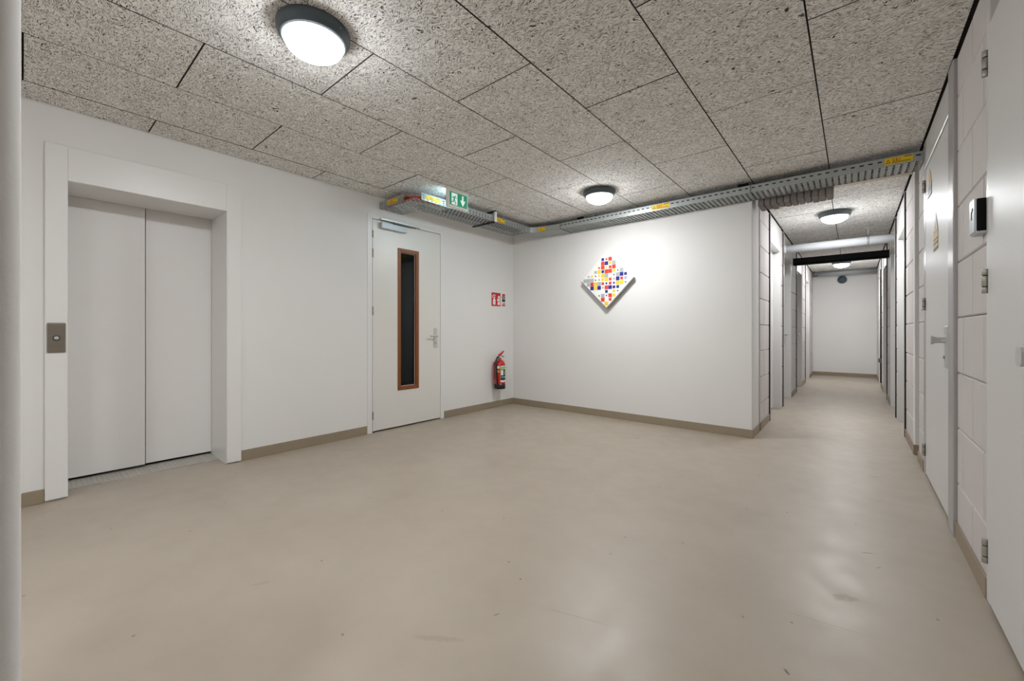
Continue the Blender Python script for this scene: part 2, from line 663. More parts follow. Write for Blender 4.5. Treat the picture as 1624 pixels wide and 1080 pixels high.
T = 0.022
wr = MB()
wr.box(XR + T, XR + 0.3, YF, 1.55, 0, H + 0.1)
wr.box(XR, XR + T, YF, 1.5, 0, H + 0.1)
wr.box(XR + T, XR + 0.3, 2.58, 3.25, 0, H + 0.1)
wr.box(XR + T, XR + 0.3, 4.60, 4.96, 0, H + 0.1)
wr.box(XR + 0.055, XR + 0.3, 4.9605, 5.199, 0, H + 0.1)
wr = wr.build('wall_right', M_JOINT, label='right hand wall of pale lime sand blocks between the steel doors', category='wall', **ST)
block_field(wr, -1, XR, 2.585, 3.245, 2.879)
block_field(wr, -1, XR, 4.605, 4.955, 2.879)
YD = [(6.03, 6.98), (7.30, 8.28), (9.15, 10.13), (10.95, 11.92)]
wc = MB()
wd = MB()
edges = [5.2995] + [v for p in YD for v in (p[0] - 0.05, p[1] + 0.03)] + [YE + 0.2]
for i in range(0, len(edges), 2):
    a, b = edges[i], edges[i + 1]
    wc.box(XCR + T, XCR + 0.3, a, b, 0, H + 0.1)
    wd.box(XCL - 0.3, XCL - T, max(a, 5.32), b, 0, H + 0.1)
B(XCR, XCR + 0.3, 5.2, 5.2985, 0, H + 0.1, bev=0.004).build('wall_return', M_WALL, label='smooth white wall end at the right corner of the corridor mouth', category='wall', **ST)
wcr = wc.build('wall_corridor_right', M_JOINT, label='right corridor wall of pale blocks with recessed white doors', category='wall', **ST)
wcl = wd.build('wall_corridor_left', M_JOINT, label='left corridor wall of pale blocks with recessed white doors', category='wall', **ST)
B(XCL - 0.05, XCL - 0.008, 5.275, 5.32, 0, H + 0.05).build('trim_2', M_RUBBER, label='dark expansion joint between white wall end and blocks on the left', category='trim', **ST)
for i in range(0, len(edges), 2):
    a, b = edges[i], edges[i + 1]
    if b > YE:
        b = YE
    block_field(wcr, -1, XCR, max(a, 5.30), b, 5.50)
    block_field(wcl, 1, XCL, max(a, 5.325), b, 5.62)
B(XCL - 0.3, XCR + 0.3, YE, YE + 0.15, 0, H + 0.1).build('wall_end', M_WALL, label='plain white wall closing the far end of the corridor', category='wall', **ST)

# ------------------------------------------------------------------ skirtings
def skirt(name, label, boxes):
    m = MB()
    for b in boxes:
        m.box(*b, bev=0.002)
    return m.build(name, M_SKIRT, label=label, category='skirting', **ST)


bh = 0.09
skirt('baseboard_left', 'taupe skirting under the lift and window door wall', [(XL, XL + .009, -1.2, .091, 0, bh), (XL, XL + .009, 1.206, 2.399, 0, bh), (XL, XL + .009, 3.489, YB, 0, bh)])
skirt('baseboard_back', 'taupe skirting under the wall with the mosaic panel', [(XL + .009, XCL + .009, YB - .009, YB, 0, bh)])
skirt('baseboard_corner', 'taupe skirting round the wall end at the left of the corridor mouth', [(XCL, XCL + .009, YB, 5.272, 0, bh), (XCL, XCL + .009, 5.325, 5.97, 0, bh)])
skirt('baseboard_right', 'taupe skirting along the blocks between the two near steel doors', [(XR - .009, XR, 2.585, 3.245, 0, bh), (XR - .009, XR, 4.605, 4.955, 0, bh)])
skirt('baseboard_corridor_right', 'taupe skirting along the right corridor wall', [(XCR - .009, XCR, 5.20, 5.97, 0, bh), (XCR - .009, XR + .05, 5.191, 5.20, 0, bh), (XCR - .009, XCR, 8.32, 9.09, 0, bh), (XCR - .009, XCR, 10.17, 10.89, 0, bh), (XCR - .009, XCR, 11.96, YE, 0, bh)])
skirt('baseboard_corridor_left', 'taupe skirting along the left corridor wall', [(XCL, XCL + .009, 8.32, 9.09, 0, bh), (XCL, XCL + .009, 10.17, 10.89, 0, bh), (XCL, XCL + .009, 11.96, YE, 0, bh)])
skirt('baseboard_end', 'taupe skirting at the far end of the corridor', [(XCL + .009, XCR - .009, YE - .009, YE, 0, bh)])

# ------------------------------------------------------------------ door_1: the lift
d = empty('door_1', (XL, 0.65, 0), label='white lift entrance with two sliding leaves in a deep frame', category='lift', **ST)
fr = MB()
fx = XL + 0.02
fr.box(XL, fx, 0.092, 0.195, 0.012, 2.36, bev=0.003)
fr.box(XL, fx, 1.10, 1.205, 0.010, 2.36, bev=0.003)
fr.box(XL, fx, 0.195, 1.10, 2.13, 2.36, bev=0.003)
fr.box(-4.47, XL, 0.186, 0.195, 0.0, 2.139)
fr.box(-4.47, XL, 1.10, 1.109, 0.0, 2.139)
fr.box(-4.47, XL, 0.195, 1.10, 2.13, 2.139)
fr.build('door_frame', M_TRIM, d)
MB().box(XL + 0.0195, fx + 0.0025, 1.113, 1.2045, 0.0105, 2.3595, bev=0.001).build('cover_strip', M_TRIM, d)
B(-4.50, -4.475, 0.186, 0.6465, 0.024, 2.138, bev=0.003).build('door_leaf', M_LIFT, d)
B(-4.530, -4.503, 0.6530, 1.109, 0.024, 2.138, bev=0.003).build('door_leaf', M_LIFT, d)
sl = MB()
sl.box(-4.52, -4.245, 0.196, 1.099, 0.0, 0.006)
for k in range(34):
    y = 0.2 + k * 0.0265
    sl.box(-4.465, -4.25, y, y + 0.016, 0.005, 0.0095, bev=0.002)
sl.build('sill', M_SILL, d)
B(-4.5, -4.49, 0.40, 0.43, 2.121, 2.131).build('latch_slot', M_BLACK, d)
B(-4.64, -4.562, 0.1, 1.2, 0, 2.2).build('wall_shaft', M_DARK, label='dark lift shaft wall behind the leaves', category='wall', **ST)

t = thing('call_panel', (fx, 0.142, 0.978), 'brushed metal lift call plate with one round button on the lift frame', 'lift button')
B(fx - 0.001, fx + 0.012, 0.101, 0.184, 0.980, 1.176, bev=0.006, seg=3).build('plate', M_NICKEL, t)
MB().lathe([(0.017, 0), (0.017, 0.003), (0.013, 0.004)], (fx + 0.012, 0.1425, 1.075), 24, 'x').build('button_ring', M_RUBBER, t)
MB().lathe([(0.012, 0), (0.012, 0.004), (0.008, 0.007), (0, 0.008)], (fx + 0.0155, 0.1425, 1.075), 24, 'x').build('button', M_CHROME, t)


def lever(parent, x, y, z, sx, dy, plate_w=0.05, plate_h=0.245):
    """lever handle on a backplate; door plane x, room on side sx, lever points along dy"""
    h = B(min(x, x + sx * .009), max(x, x + sx * .009), y - plate_w / 2, y + plate_w / 2, z - plate_h * .6, z + plate_h * .4, bev=0.003, seg=2).build('handle_plate', M_CHROME, parent)
    MB().tube([(x + sx * .008, y, z), (x + sx * .05, y, z), (x + sx * .058, y + dy * .012, z), (x + sx * .058, y + dy * .12, z - .002)], [.011, .011, .0105, .009], 10).build('lever', M_CHROME, h)
    MB().lathe([(.009, 0), (.009, .003), (.0, .0035)] if sx > 0 else [(.009, 0), (.009, -.003), (0, -.0035)], (x + sx * .009, y, z - .09), 14, 'x').build('keyhole', M_HINGE, h)
    return h


def hinge(parent, x, y, z0, z1, r=0.009, m=None):
    hb = MB()
    L = (z1 - z0)
    for a, b in ((0, .25), (.29, .71), (.75, 1)):
        hb.lathe([(r * .9, 0), (r, .002), (r, (b - a) * L - .002), (r * .9, (b - a) * L)], (x, y, z0 + a * L), 12)
    hb = hb.build('hinge', m or M_HINGE, parent)
    MB().lathe([(r * .8, 0), (r * .8, L * .96)], (x, y, z0 + .02 * L), 8).build('hinge_pin', M_RUBBER, hb, label='dark hinge pin')
    return hb


# ------------------------------------------------------------------ door_2: white door with slim window
d = empty('door_2', (XL, 2.945, 0), label='white flush door with a tall slim brown framed window', category='door', **ST)
fr = MB()
fr.box(-4.19, XL + .006, 2.402, 2.462, 0.0, 2.41, bev=0.002)
fr.box(-4.19, XL + .006, 3.428, 3.487, 0.0, 2.41, bev=0.002)
fr.box(-4.19, XL + .006, 2.462, 3.428, 2.362, 2.41, bev=0.002)
fr.box(-4.16, -4.105, 2.462, 2.474, 0.0, 2.362)
fr.box(-4.16, -4.105, 3.416, 3.428, 0.0, 2.362)
fr.box(-4.16, -4.105, 2.474, 3.416, 2.35, 2.362)
fr.build('door_frame', M_TRIM, d)
lf = MB()
lx0, lx1 = -4.10, XL + 0.001
lf.box(lx0, lx1, 2.469, 2.790, 0.018, 2.356)
lf.box(lx0, lx1, 3.088, 3.424, 0.018, 2.356)
lf.box(lx0, lx1, 2.790, 3.088, 0.018, 0.433)
lf.box(lx0, lx1, 2.790, 3.088, 2.088, 2.356)
lf.build('door_leaf', M_DOOR, d)
wf = MB()
wx = XL + 0.008
wf.box(-4.1, wx, 2.789, 2.832, 0.432, 2.089, bev=0.003)
wf.box(-4.1, wx, 3.046, 3.089, 0.432, 2.089, bev=0.003)
wf.box(-4.1, wx, 2.832, 3.046, 2.045, 2.089, bev=0.003)
wf.box(-4.1, wx, 2.832, 3.046, 0.432, 0.476, bev=0.003)
wf = wf.build('window_frame', M_WOOD, d)
bd = MB()
bd.box(-4.09, -4.078, 2.832, 2.838, 0.476, 2.045)
bd.box(-4.09, -4.078, 3.040, 3.046, 0.476, 2.045)
bd.box(-4.09, -4.078, 2.838, 3.040, 2.039, 2.045)
bd.box(-4.09, -4.078, 2.838, 3.040, 0.476, 0.482)
bd.build('glazing_bead', M_BEAD, wf)
B(-4.089, -4.083, 2.836, 3.042, 0.478, 2.043).build('pane', M_GLASS, wf, label='dark glass pane')
for z0, z1 in ((2.149, 2.232), (1.934, 2.031), (1.296, 1.393), (0.145, 0.235)):
    hinge(d, XL + 0.008, 2.466, z0, z1)
h = lever(d, XL + 0.001, 3.345, 1.062, 1, -1)
cl = MB()
cl.box(XL + .001, XL + .05, 2.554, 2.888, 2.268, 2.335, bev=0.004)
cl = cl.build('door_closer', M_SILVERBOX, d)
B(XL + .006, XL + .034, 2.554, 3.09, 2.362, 2.386, bev=0.002).build('slide_rail', M_CHROME, cl)
MB().tube([(XL + .028, 2.72, 2.33), (XL + .028, 2.72, 2.352), (XL + .026, 2.9, 2.353), (XL + .024, 3.03, 2.358)], .008, 8).build('closer_arm', M_GALV_D, cl)

# ------------------------------------------------------------------ steel doors of the right wall
def knob(parent, x, y, z, ln, m=M_CHROME):
    """square flared pull knob sticking out to smaller x"""
    k = MB()
    prof = [(0.0, .017), (-ln * .35, .016), (-ln * .7, .018), (-ln * .88, .025), (-ln, .026)]
    rings = []
    for dx, r in prof:
        c = r * .45
        pts = [(-r, -r + c), (-r + c, -r), (r - c, -r), (r, -r + c), (r, r - c), (r - c, r), (-r + c, r), (-r, r - c)]
        rings.append([k.bm.verts.new((x + dx, y + a, z + b)) for a, b in pts])
    for i in range(len(rings) - 1):
        for q in range(8):
            k.bm.faces.new([rings[i][q], rings[i][(q + 1) % 8], rings[i + 1][(q + 1) % 8], rings[i + 1][q]])
    k.bm.faces.new(rings[0])
    k.bm.faces.new(rings[-1])
    return k.build('knob', m, parent)


# door_3: second steel door with warning stickers
d = empty('door_3', (XR, 3.94, 0), label='white steel door with two triangular warning stickers', category='door', **ST)
fr = MB()
fr.box(XR - .016, XR + .25, 3.252, 3.405, 0.0, H - .005, bev=0.004)
fr.box(XR - .004, XR + .25, 4.485, 4.598, 0.0, H - .005, bev=0.003)
fr.build('door_frame', M_FRAME, d)
B(XR - .002, XR + .22, 3.405, 4.485, 2.392, H - .008).build('header_panel', M_FRAME_L, d)
rl = MB()
rl.box(XR - .012, XR + .02, 3.405, 4.485, 2.372, 2.392, bev=0.004)
rl.build('head_profile', M_CHROME, d)
B(XR - .004, XR + .04, 3.41, 4.475, 0.022, 2.366, bev=0.003).build('door_leaf', M_STEEL_DOOR, d)
hp = B(XR - .013, XR - .003, 3.452, 3.575, 0.902, 1.152, bev=0.003).build('handle_plate', M_CHROME, d)
knob(hp, XR - .012, 3.525, 1.067, 0.062)
MB().lathe([(.009, 0), (.009, -.006), (0, -.0065)], (XR - .013, 3.55, 0.965), 14, 'x').build('lock_cylinder', M_HINGE, hp)
for z0, z1 in ((2.195, 2.29), (1.282, 1.378), (0.154, 0.249)):
    hinge(d, XR - .014, 4.49, z0, z1, .011)
# stickers: triangle over a text strip
sx = XR - .0065


def tri_sign(yc, zt, zb, w, base, lower):
    s = MB()
    s.prism([(sx, yc - w / 2, zt - (zt - zb) * .52), (sx, yc, zt), (sx, yc + w / 2, zt - (zt - zb) * .52)], (.0015, 0, 0))
    s = s.build('warning_sticker', base, d, label='grey triangle over a yellow striped strip')
    i = MB()
    i.prism([(sx - .0006, yc - w * .33, zt - (zt - zb) * .48), (sx - .0006, yc, zt - (zt - zb) * .17), (sx - .0006, yc + w * .33, zt - (zt - zb) * .48)], (.0008, 0, 0))
    i.build('sticker_centre', M_GOLD, s)
    i = MB()
    i.prism([(sx - .001, yc - .012, zt - (zt - zb) * .46), (sx - .001, yc, zt - (zt - zb) * .24), (sx - .001, yc + .012, zt - (zt - zb) * .46)], (.0008, 0, 0))
    i.build('bolt_mark', M_TBLK, s)
    i = B(sx, sx + .0015, yc - w / 2, yc + w / 2, zb, zt - (zt - zb) * .53).build('sticker_strip', lower, s)
    n = MB()
    hh = (zt - zb) * .45
    for q, (a, b) in enumerate(((.02, .16), (.36, .46), (.60, .68))):
        n.box(sx - .0008, sx + .0004, yc - w * .48, yc + w * .48, zb + a * hh, zb + b * hh)
    n.build('print_lines', M_TBLK, s)


tri_sign(3.957, 1.926, 1.668, 0.19, M_GREYSTK, M_GOLD)
tri_sign(4.245, 2.305, 2.105, 0.19, M_GOLD, M_GREYSTK)

# door_4: nearest steel door
d = empty('door_4', (XR, 2.05, 0), label='white steel door nearest the camera at the right picture edge', category='door', **ST)
fr = MB()
fr.box(XR - .006, XR + .25, 2.528, 2.583, 0.0, H - .005, bev=0.006, seg=2)
fr.box(XR - .006, XR + .25, 1.5, 1.56, 0.0, H - .005, bev=0.006, seg=2)
fr.build('door_frame', M_FRAME_L, d)
B(XR - .003, XR + .22, 1.56, 2.528, 2.372, H - .008).build('header_panel', M_FRAME, d)
B(XR - .012, XR + .04, 1.565, 2.522, 0.022, 2.362, bev=0.004).build('door_leaf', M_STEEL_DOOR, d)
for z0, z1 in ((2.168, 2.273), (1.276, 1.376), (0.168, 0.265)):
    hinge(d, XR - .016, 2.540, z0, z1, .011)
hp = B(XR - .022, XR - .012, 1.59, 1.71, 0.9, 1.15, bev=0.003).build('handle_plate', M_CHROME, d)
knob(hp, XR - .02, 1.70, 1.052, 0.075)

# card reader on the blocks beside door_4
t = thing('card_reader', (XR, 2.63, 1.54), 'small black box with a silver face on the blocks beside the nearest steel door', 'reader')
B(XR - .032, XR + .0005, 2.588, 2.685, 1.545, 1.682, bev=0.002).build('housing', M_BLACK, t)
fc = MB()
fc.prism([(XR - .030, 2.590, 1.537), (XR - .038, 2.598, 1.545), (XR - .038, 2.69, 1.545), (XR - .030, 2.698, 1.537)], (0, 0, .140))
fc.box(XR - .030, XR - .002, 2.592, 2.69, 1.5355, 1.5445)
fc.build('face', M_SILVERBOX, t, label='silver bevelled face')
mk = MB()
mk.box(XR - .0395, XR - .0375, 2.642, 2.652, 1.602, 1.636, bev=0.0005)
mk.box(XR - .0395, XR - .0375, 2.632, 2.642, 1.630, 1.642, bev=0.0005)
mk.box(XR - .0395, XR - .0375, 2.622, 2.632, 1.638, 1.650, bev=0.0005)
mk.build('key_mark', M_BLACK, t)

# ------------------------------------------------------------------ corridor storage doors
names_l = ['first', 'second', 'third', 'fourth']
DEEP = 0.085


def corridor_door(n, side, y0, y1, which, handle_far):
    """side +1: left wall (room at larger x), -1: right wall"""
    X = XCL if side > 0 else XCR
    s = side
    d = empty('door_%d' % n, (X, (y0 + y1) / 2, 0), label='%s recessed white door on the %s of the corridor counted from its mouth' % (which, 'left' if s > 0 else 'right'), category='door', **ST)

    def bx(a, b, *r, **k):
        return (min(X + s * a, X + s * b), max(X + s * a, X + s * b)) + r
    fr = MB()
    fr.box(*bx(-.16, .014, y0 - .03, y0, 0, H - .006), bev=0.003)
    fr.box(*bx(-.16, .006, y1, y1 + .028, 0, H - .006), bev=0.003)
    fr.build('door_frame', M_FRAME_L, d)
    B(*bx(-.14, .002, y0, y1, 2.262, H - .008)).build('header_panel', M_FRAME_L, d)
    B(*bx(-.125, -DEEP, y0 + .003, y1 - .003, .02, 2.258), bev=0.003).build('door_leaf', M_STEEL_DOOR, d)
    B(*bx(-.03, .012, y0 - .048, y0 - .031, 0, H - .02)).build('shadow_gap_strip', M_RUBBER, d)  # dark strip standing in for the shadow gap beside the frame
    yy = y1 - .1 if handle_far else y0 + .12
    lever(d, X - s * DEEP, yy, 1.06, s, -1 if handle_far else 1)
    return d


for k, (a, b) in enumerate(YD):
    corridor_door(5 + k, 1, a, b, names_l[k], k > 0)
for k, (a, b) in enumerate(YD):
    dd = corridor_door(9 + k, -1, a, b, names_l[k], k in (1, 2))
    if k == 3:
        B(XCR - .05, XCR - .006, a - .06, a + .004, 0.50, 0.585, bev=0.003).build('hold_open_catch', M_GALV_D, dd)
        B(XCR - .022, XCR - .004, a - .055, a - .03, 0.1, 2.35).build('edge_strip', M_BLACK, dd)

# ------------------------------------------------------------------ ceiling lamps
def lamp(x, y, label):
    t = thing('ceiling_lamp', (x, y, H), label, 'ceiling lamp', 'round ceiling lamps')
    MB().lathe([(.150, 0), (.166, -.002), (.168, -.012), (.166, -.028), (.158, -.046), (.150, -.058), (.146, -.060), (.143, -.056), (.140, -.05)], (x, y, H), 56).build('housing', M_HOUSING, t)
    MB().lathe([(.1455, -.0565), (.144, -.0615), (.139, -.063), (.135, -.060)], (x, y, H), 56).build('clear_rim', M_RIM, t)
    prof = [(.1365, -.05), (.1355, -.062)]
    for k in range(1, 9):
        a = k / 8 * math.pi / 2
        prof.append((max(.1355 * math.cos(a), 0), -.062 - .072 * math.sin(a)))
    MB().lathe(prof, (x, y, H), 40).build('diffuser', M_OPAL, t, label='glowing white opal cover')
    a = math.radians(20)
    c = Vector((x + .164 * math.cos(a), y + .164 * math.sin(a), H - .03))
    MB().lathe([(.005, -.005), (.005, .005), (0, .006)], c, 12).build('indicator', M_TEAL, t, label='small teal indicator')
    return t


lamp(-2.05, 0.925, 'large round slate grey ceiling lamp in front of the lift, nearest the camera')
lamp(-2.075, 3.93, 'round slate grey ceiling lamp above the wall with the mosaic panel')
lamp(-0.185, 6.52, 'round slate grey ceiling lamp in the corridor before the pale pipe')
lamp(-0.20, 11.2, 'round slate grey ceiling lamp in the corridor beyond the black beam')
lamp(0.05, -1.2, 'added unseen round ceiling lamp behind the camera, by the right wall')  # unseen lamp added to light the left wall end and foreground
lamp(-2.05, -2.08, 'added unseen round ceiling lamp behind the white column near the camera')  # unseen lamp added to brighten the lift wall and ceiling

# ------------------------------------------------------------------ cable trays
ZB, ZT = 2.482, 2.556


def sticker(parent, p0, p1, nrm, detail=False):
    """yellow warning label lying on a vertical flange between two corner points (bottom-left, top-right seen from the room)"""
    p0, p1, nrm = Vector(p0), Vector(p1), Vector(nrm)
    u = Vector((p1.x - p0.x, p1.y - p0.y, 0))
    w = u.length
    u.normalize()
    hh = p1.z - p0.z
    up = Vector((0, 0, 1))
    P = lambda a, b, e: p0 + u * (a * w) + up * (b * hh) + nrm * e
    s = MB().prism([P(0, 0, .002), P(1, 0, .002), P(1, 1, .002), P(0, 1, .002)], -nrm * .001).build('warning_label', M_YELLOW, parent, label='yellow label')
    g = MB()
    g.prism([P(.05, .18, .0026), P(.22, .18, .0026), P(.135, .85, .0026)], -nrm * .0004)
    g.build('triangle_mark', M_STKRED if not detail else M_TBLK, s)
    g = MB()
    g.prism([P(.08, .25, .003), P(.19, .25, .003), P(.135, .7, .003)], -nrm * .0003)
    g.build('triangle_fill', M_YELLOW, s)
    g = MB()
    x = .27
    for k, wd in enumerate((.022, .05, .022, .06, .03, .03)):
        g.prism([P(x, .38, .0026), P(x + wd * .55, .38, .0026), P(x + wd * .55, .9, .0026), P(x, .9, .0026)], -nrm * .0004)
        if k in (1, 3):
            g.prism([P(x, .38, .0026), P(x + wd, .38, .0026), P(x + wd, .5, .0026), P(x, .5, .0026)], -nrm * .0004)
        x += wd + .018
    g.build('red_print', M_STKRED, s)
    g = MB()
    x = .70
    for wd in (.05, .07, .04, .06):
        g.prism([P(x, .80, .0026), P(x + wd, .80, .0026), P(x + wd, .93, .0026), P(x, .93, .0026)], -nrm * .0004)
        x += wd + .012
    for z in (.12, .24):
        g.prism([P(.27, z, .0026), P(.93, z, .0026), P(.93, z + .05, .0026), P(.27, z + .05, .0026)], -nrm * .0004)
    g.build('black_print', M_TBLK, s)
    return s


def ribbed_tray(x0, x1, y0, y1, label, stk):
    t = thing('cable_tray', ((x0 + x1) / 2, (y0 + y1) / 2, ZB), label, 'cable tray')
    # bottom sheet pressed into cross ribs
    b = MB()
    p = 0.0435
    n = int((x1 - x0) / p)
    p = (x1 - x0) / n
    for k in range(n):
        a = x0 + k * p
        ya, yb = y0 + .008, y1 - .008
        up = ZB + .010

        def strip(xa, xb, za, zb, c, dd):
            b.quad([(xa, c, za), (xb, c, zb), (xb, dd, zb), (xa, dd, za)])
        strip(a + p * .50, a + p * .96, ZB, ZB, ya, yb)          # pressed rib
        strip(a + p * .96, a + p, ZB, up, ya, yb)
        strip(a + p * .46, a + p * .50, up, ZB, ya, yb)
        strip(a, a + p * .12, up, up, ya, yb)
        strip(a + p * .34, a + p * .46, up, up, ya, yb)
        for q in range(5):                                       # bridges between the slots
            c = ya + (yb - ya - .018) * q / 4
            strip(a + p * .12, a + p * .34, up, up, c, c + .018)
    o = b.build('bottom_sheet', M_GALV, t)
    so = o.modifiers.new('thickness', 'SOLIDIFY')
    so.thickness = 0.0015
    so.offset = 1
    hl = MB()
    for k in range(n):
        a = x0 + (k + .73) * p
        for yy in (.28, .72):
            y = y0 + (y1 - y0) * yy
            hl.lathe([(.0035, -.0006), (.0035, .001)], (a, y, ZB), 8)
    hl.build('punched_holes', M_BLACK, t, kind='stuff')
    nf = int((x1 - x0) / .055)
    for nm, y, ty, fl in (('front_flange', y0, .0015, 0), ('rear_flange', y1, -.0015, 0)):
        f = MB()
        f.box(x0, x1, min(y, y + ty), max(y, y + ty), ZB - .001, ZB + .036)
        f.slots((x0, y, ZB + .036), (1, 0, 0), (0, 0, 1), nf, 1, (x1 - x0) / nf, .020, .028, .011, (0, ty, 0))
        f.box(x0, x1, min(y, y + ty * 3), max(y, y + ty * 3), ZB + .056, ZT, bev=0.0012)
        f.build(nm, M_GALV, t)
    pl = MB()
    pl.box(x0, x0 + .012, y0 - .003, y1, ZB - .004, ZB - .001)
    pl.box(x0, x0 + .012, y0 - .004, y0, ZB - .004, ZT)
    pl.build('joint_plate', M_GALV_D, t)
    for (a, bb) in stk:
        sticker(t, (a, y0, ZB + .012), (bb, y0, ZB + .064), (0, -1, 0), True)
    return t


ribbed_tray(-3.0, -0.785, 4.585, 4.875, 'long galvanised cable tray along the top of the mosaic panel wall', [(-1.76, -1.56)])
ribbed_tray(-0.784, 0.425, 4.585, 4.875, 'galvanised cable tray crossing above the corridor mouth', [(0.195, 0.365)])


def perforated_tray(o, along, across, L, wd, label, rear=True, front_len=1.0, stk=()):
    """o: corner at bottom; along/across unit vectors"""
    o, A, C = Vector(o), Vector(along), Vector(across)
    t = thing('cable_tray', o + A * (L / 2) + C * (wd / 2), label, 'cable tray')
    b = MB()
    nu, nv = max(1, int(L / .05)), max(1, int(wd / .036))
    b.slots(o, A, C, nu, nv, L / nu, wd / nv, L / nu * .68, wd / nv * .66, (0, 0, .001), True)
    b.build('bottom_sheet', M_GALV, t)
    for nm, base, inw, on in (('front_flange', o + C * wd, -C, True), ('rear_flange', o, C, rear)):
        fl = L * (front_len if nm == 'front_flange' else 1.0)
        nf = max(1, int(fl / .05))
        if not on:
            continue
        f = MB()
        f.slots(base, A, (0, 0, 1), nf, 3, fl / nf, .02, .026, .008, inw * .0015)
        q0 = base + Vector((0, 0, .06))
        q1 = q0 + A * fl
        f.prism([q0, q1, q1 + Vector((0, 0, .014)), q0 + Vector((0, 0, .014))], inw * .004)
        f.build(nm, M_GALV, t)
    for p0, p1, nn in stk:
        sticker(t, p0, p1, nn)
    return t


XA0, XA1 = -3.775, -3.425
perforated_tray((XA0, 2.86, ZB), (0, 1, 0), (1, 0, 0), 1.62, XA1 - XA0, 'perforated galvanised cable tray running along above the window door', stk=[((XA1, 2.95 - .26, ZB + .015), (XA1, 2.95 - .06, ZB + .06), (1, 0, 0)), ((XA1, 3.77, ZB + .01), (XA1, 3.95, ZB + .06), (1, 0, 0))])
perforated_tray((-4.055, 2.855, ZB), (1, 0, 0), (0, -1, 0), 0.63, 0.305, 'short perforated cable tray reaching the wall over the window door hinges', rear=False, front_len=0.72, stk=[((-3.90, 2.55, ZB + .012), (-3.715, 2.55, ZB + .062), (0, -1, 0))])

# flange piece at the open corner of the short tray
t = thing('tray_corner_plate', (XA1, 2.75, ZB), 'galvanised corner flange beside the exit sign end of the side tray', 'cable tray')
f = MB()
f.slots((XA1, 2.64, ZB), (0, 1, 0), (0, 0, 1), 4, 3, .055, .02, .026, .008, (-.0015, 0, 0))
f.box(XA1 - .004, XA1, 2.64, 2.86, ZB + .06, ZT)
f.build('flange', M_GALV, t)

# curved elbow between the two runs
t = thing('tray_elbow', (-3.2, 4.6, ZB), 'smooth curved cable tray bend in the room corner with a yellow label', 'cable tray')
cx, cy = -3.0, 4.48
rix, roy = 0.0, 0.0
bt = MB()
inn, out = [], []
NS = 14
for k in range(NS + 1):
    a = math.pi - (math.pi / 2) * k / NS
    inn.append((cx + .425 * math.cos(a), cy + .105 * math.sin(a)))
    out.append((cx + .775 * math.cos(a), cy + .395 * math.sin(a)))
for k in range(NS):
    p = [inn[k], inn[k + 1], out[k + 1], out[k]]
    bt.prism([(x, y, ZB) for x, y in p], (0, 0, -.002))
bt.build('bottom_sheet', M_GALV, t)
for nm, cv in (('inner_flange', inn), ('outer_flange', out)):
    f = MB()
    for k in range(NS):
        (ax, ay), (bx_, by) = cv[k], cv[k + 1]
        nv = Vector((by - ay, -(bx_ - ax), 0)).normalized() * .002
        f.prism([(ax, ay, ZB - .002), (bx_, by, ZB - .002), (bx_, by, ZT), (ax, ay, ZT)], -nv)
    f.build(nm, M_GALV, t)
(ax, ay), (bx_, by) = inn[6], inn[9]
nv = Vector((by - ay, -(bx_ - ax), 0)).normalized()
sticker(t, Vector((ax, ay, ZB + .012)) + nv * .006, Vector((bx_, by, ZB + .062)) + nv * .006, nv)

# red cables lying in the short tray and the open corner
rc = thing('red_cable_bundle', (-3.8, 2.68, ZB), 'bundle of red cables bending through the open corner of the short tray', 'cables')
for k, (dz, dy) in enumerate(((.026, 0), (.036, .045), (.052, .02), (.062, .07))):
    pts = []
    for q in range(12):
        s = q / 11
        if s < .45:
            pts.append((-4.05 + .33 * s / .45, 2.61 + dy, ZB + dz + .012 * math.sin(s * 4)))
        else:
            r = (s - .45) / .55
            a = r * math.pi / 2
            pts.append((-3.72 + .15 * math.sin(a) + dy * .6, 2.61 + dy + .15 * (1 - math.cos(a)) + .25 * r * r, ZB + dz + .02))
    MB().tube(pts, .011, 8).build('red_cable', M_CABLE, rc)
# dark cables added to the runs to darken the view through the slots
nm5 = ['lowest added dark cable on the room side of the %s tray', 'added dark cable lying on the room side of the middle of the %s tray', 'added dark cable lying in the middle of the %s tray', 'added dark cable lying on the wall side of the %s tray', 'added dark cable stacked on top along the room side of the %s tray']
for k, (c, z) in enumerate(((.026, .026), (.075, .026), (.125, .026), (.19, .026), (.028, .054))):
    y = 4.585 + c
    MB().tube([(-2.95, y, ZB + z), (-1.6, y + .004, ZB + z), (0.40, y, ZB + z)], .0125, 8).build('dark_fill_cable', M_CABLE_G, label=nm5[k] % 'long', category='cable', group='added dark cables in the long tray')
    x = XA1 - c * 1.1
    MB().tube([(x, 3.10, ZB + z - .002), (x - .004, 3.8, ZB + z - .002), (x, 4.4, ZB + z - .002)], .0125, 8).build('dark_fill_cable', M_CABLE_G, label=nm5[k] % 'side', category='cable', group='added dark cables in the side tray')

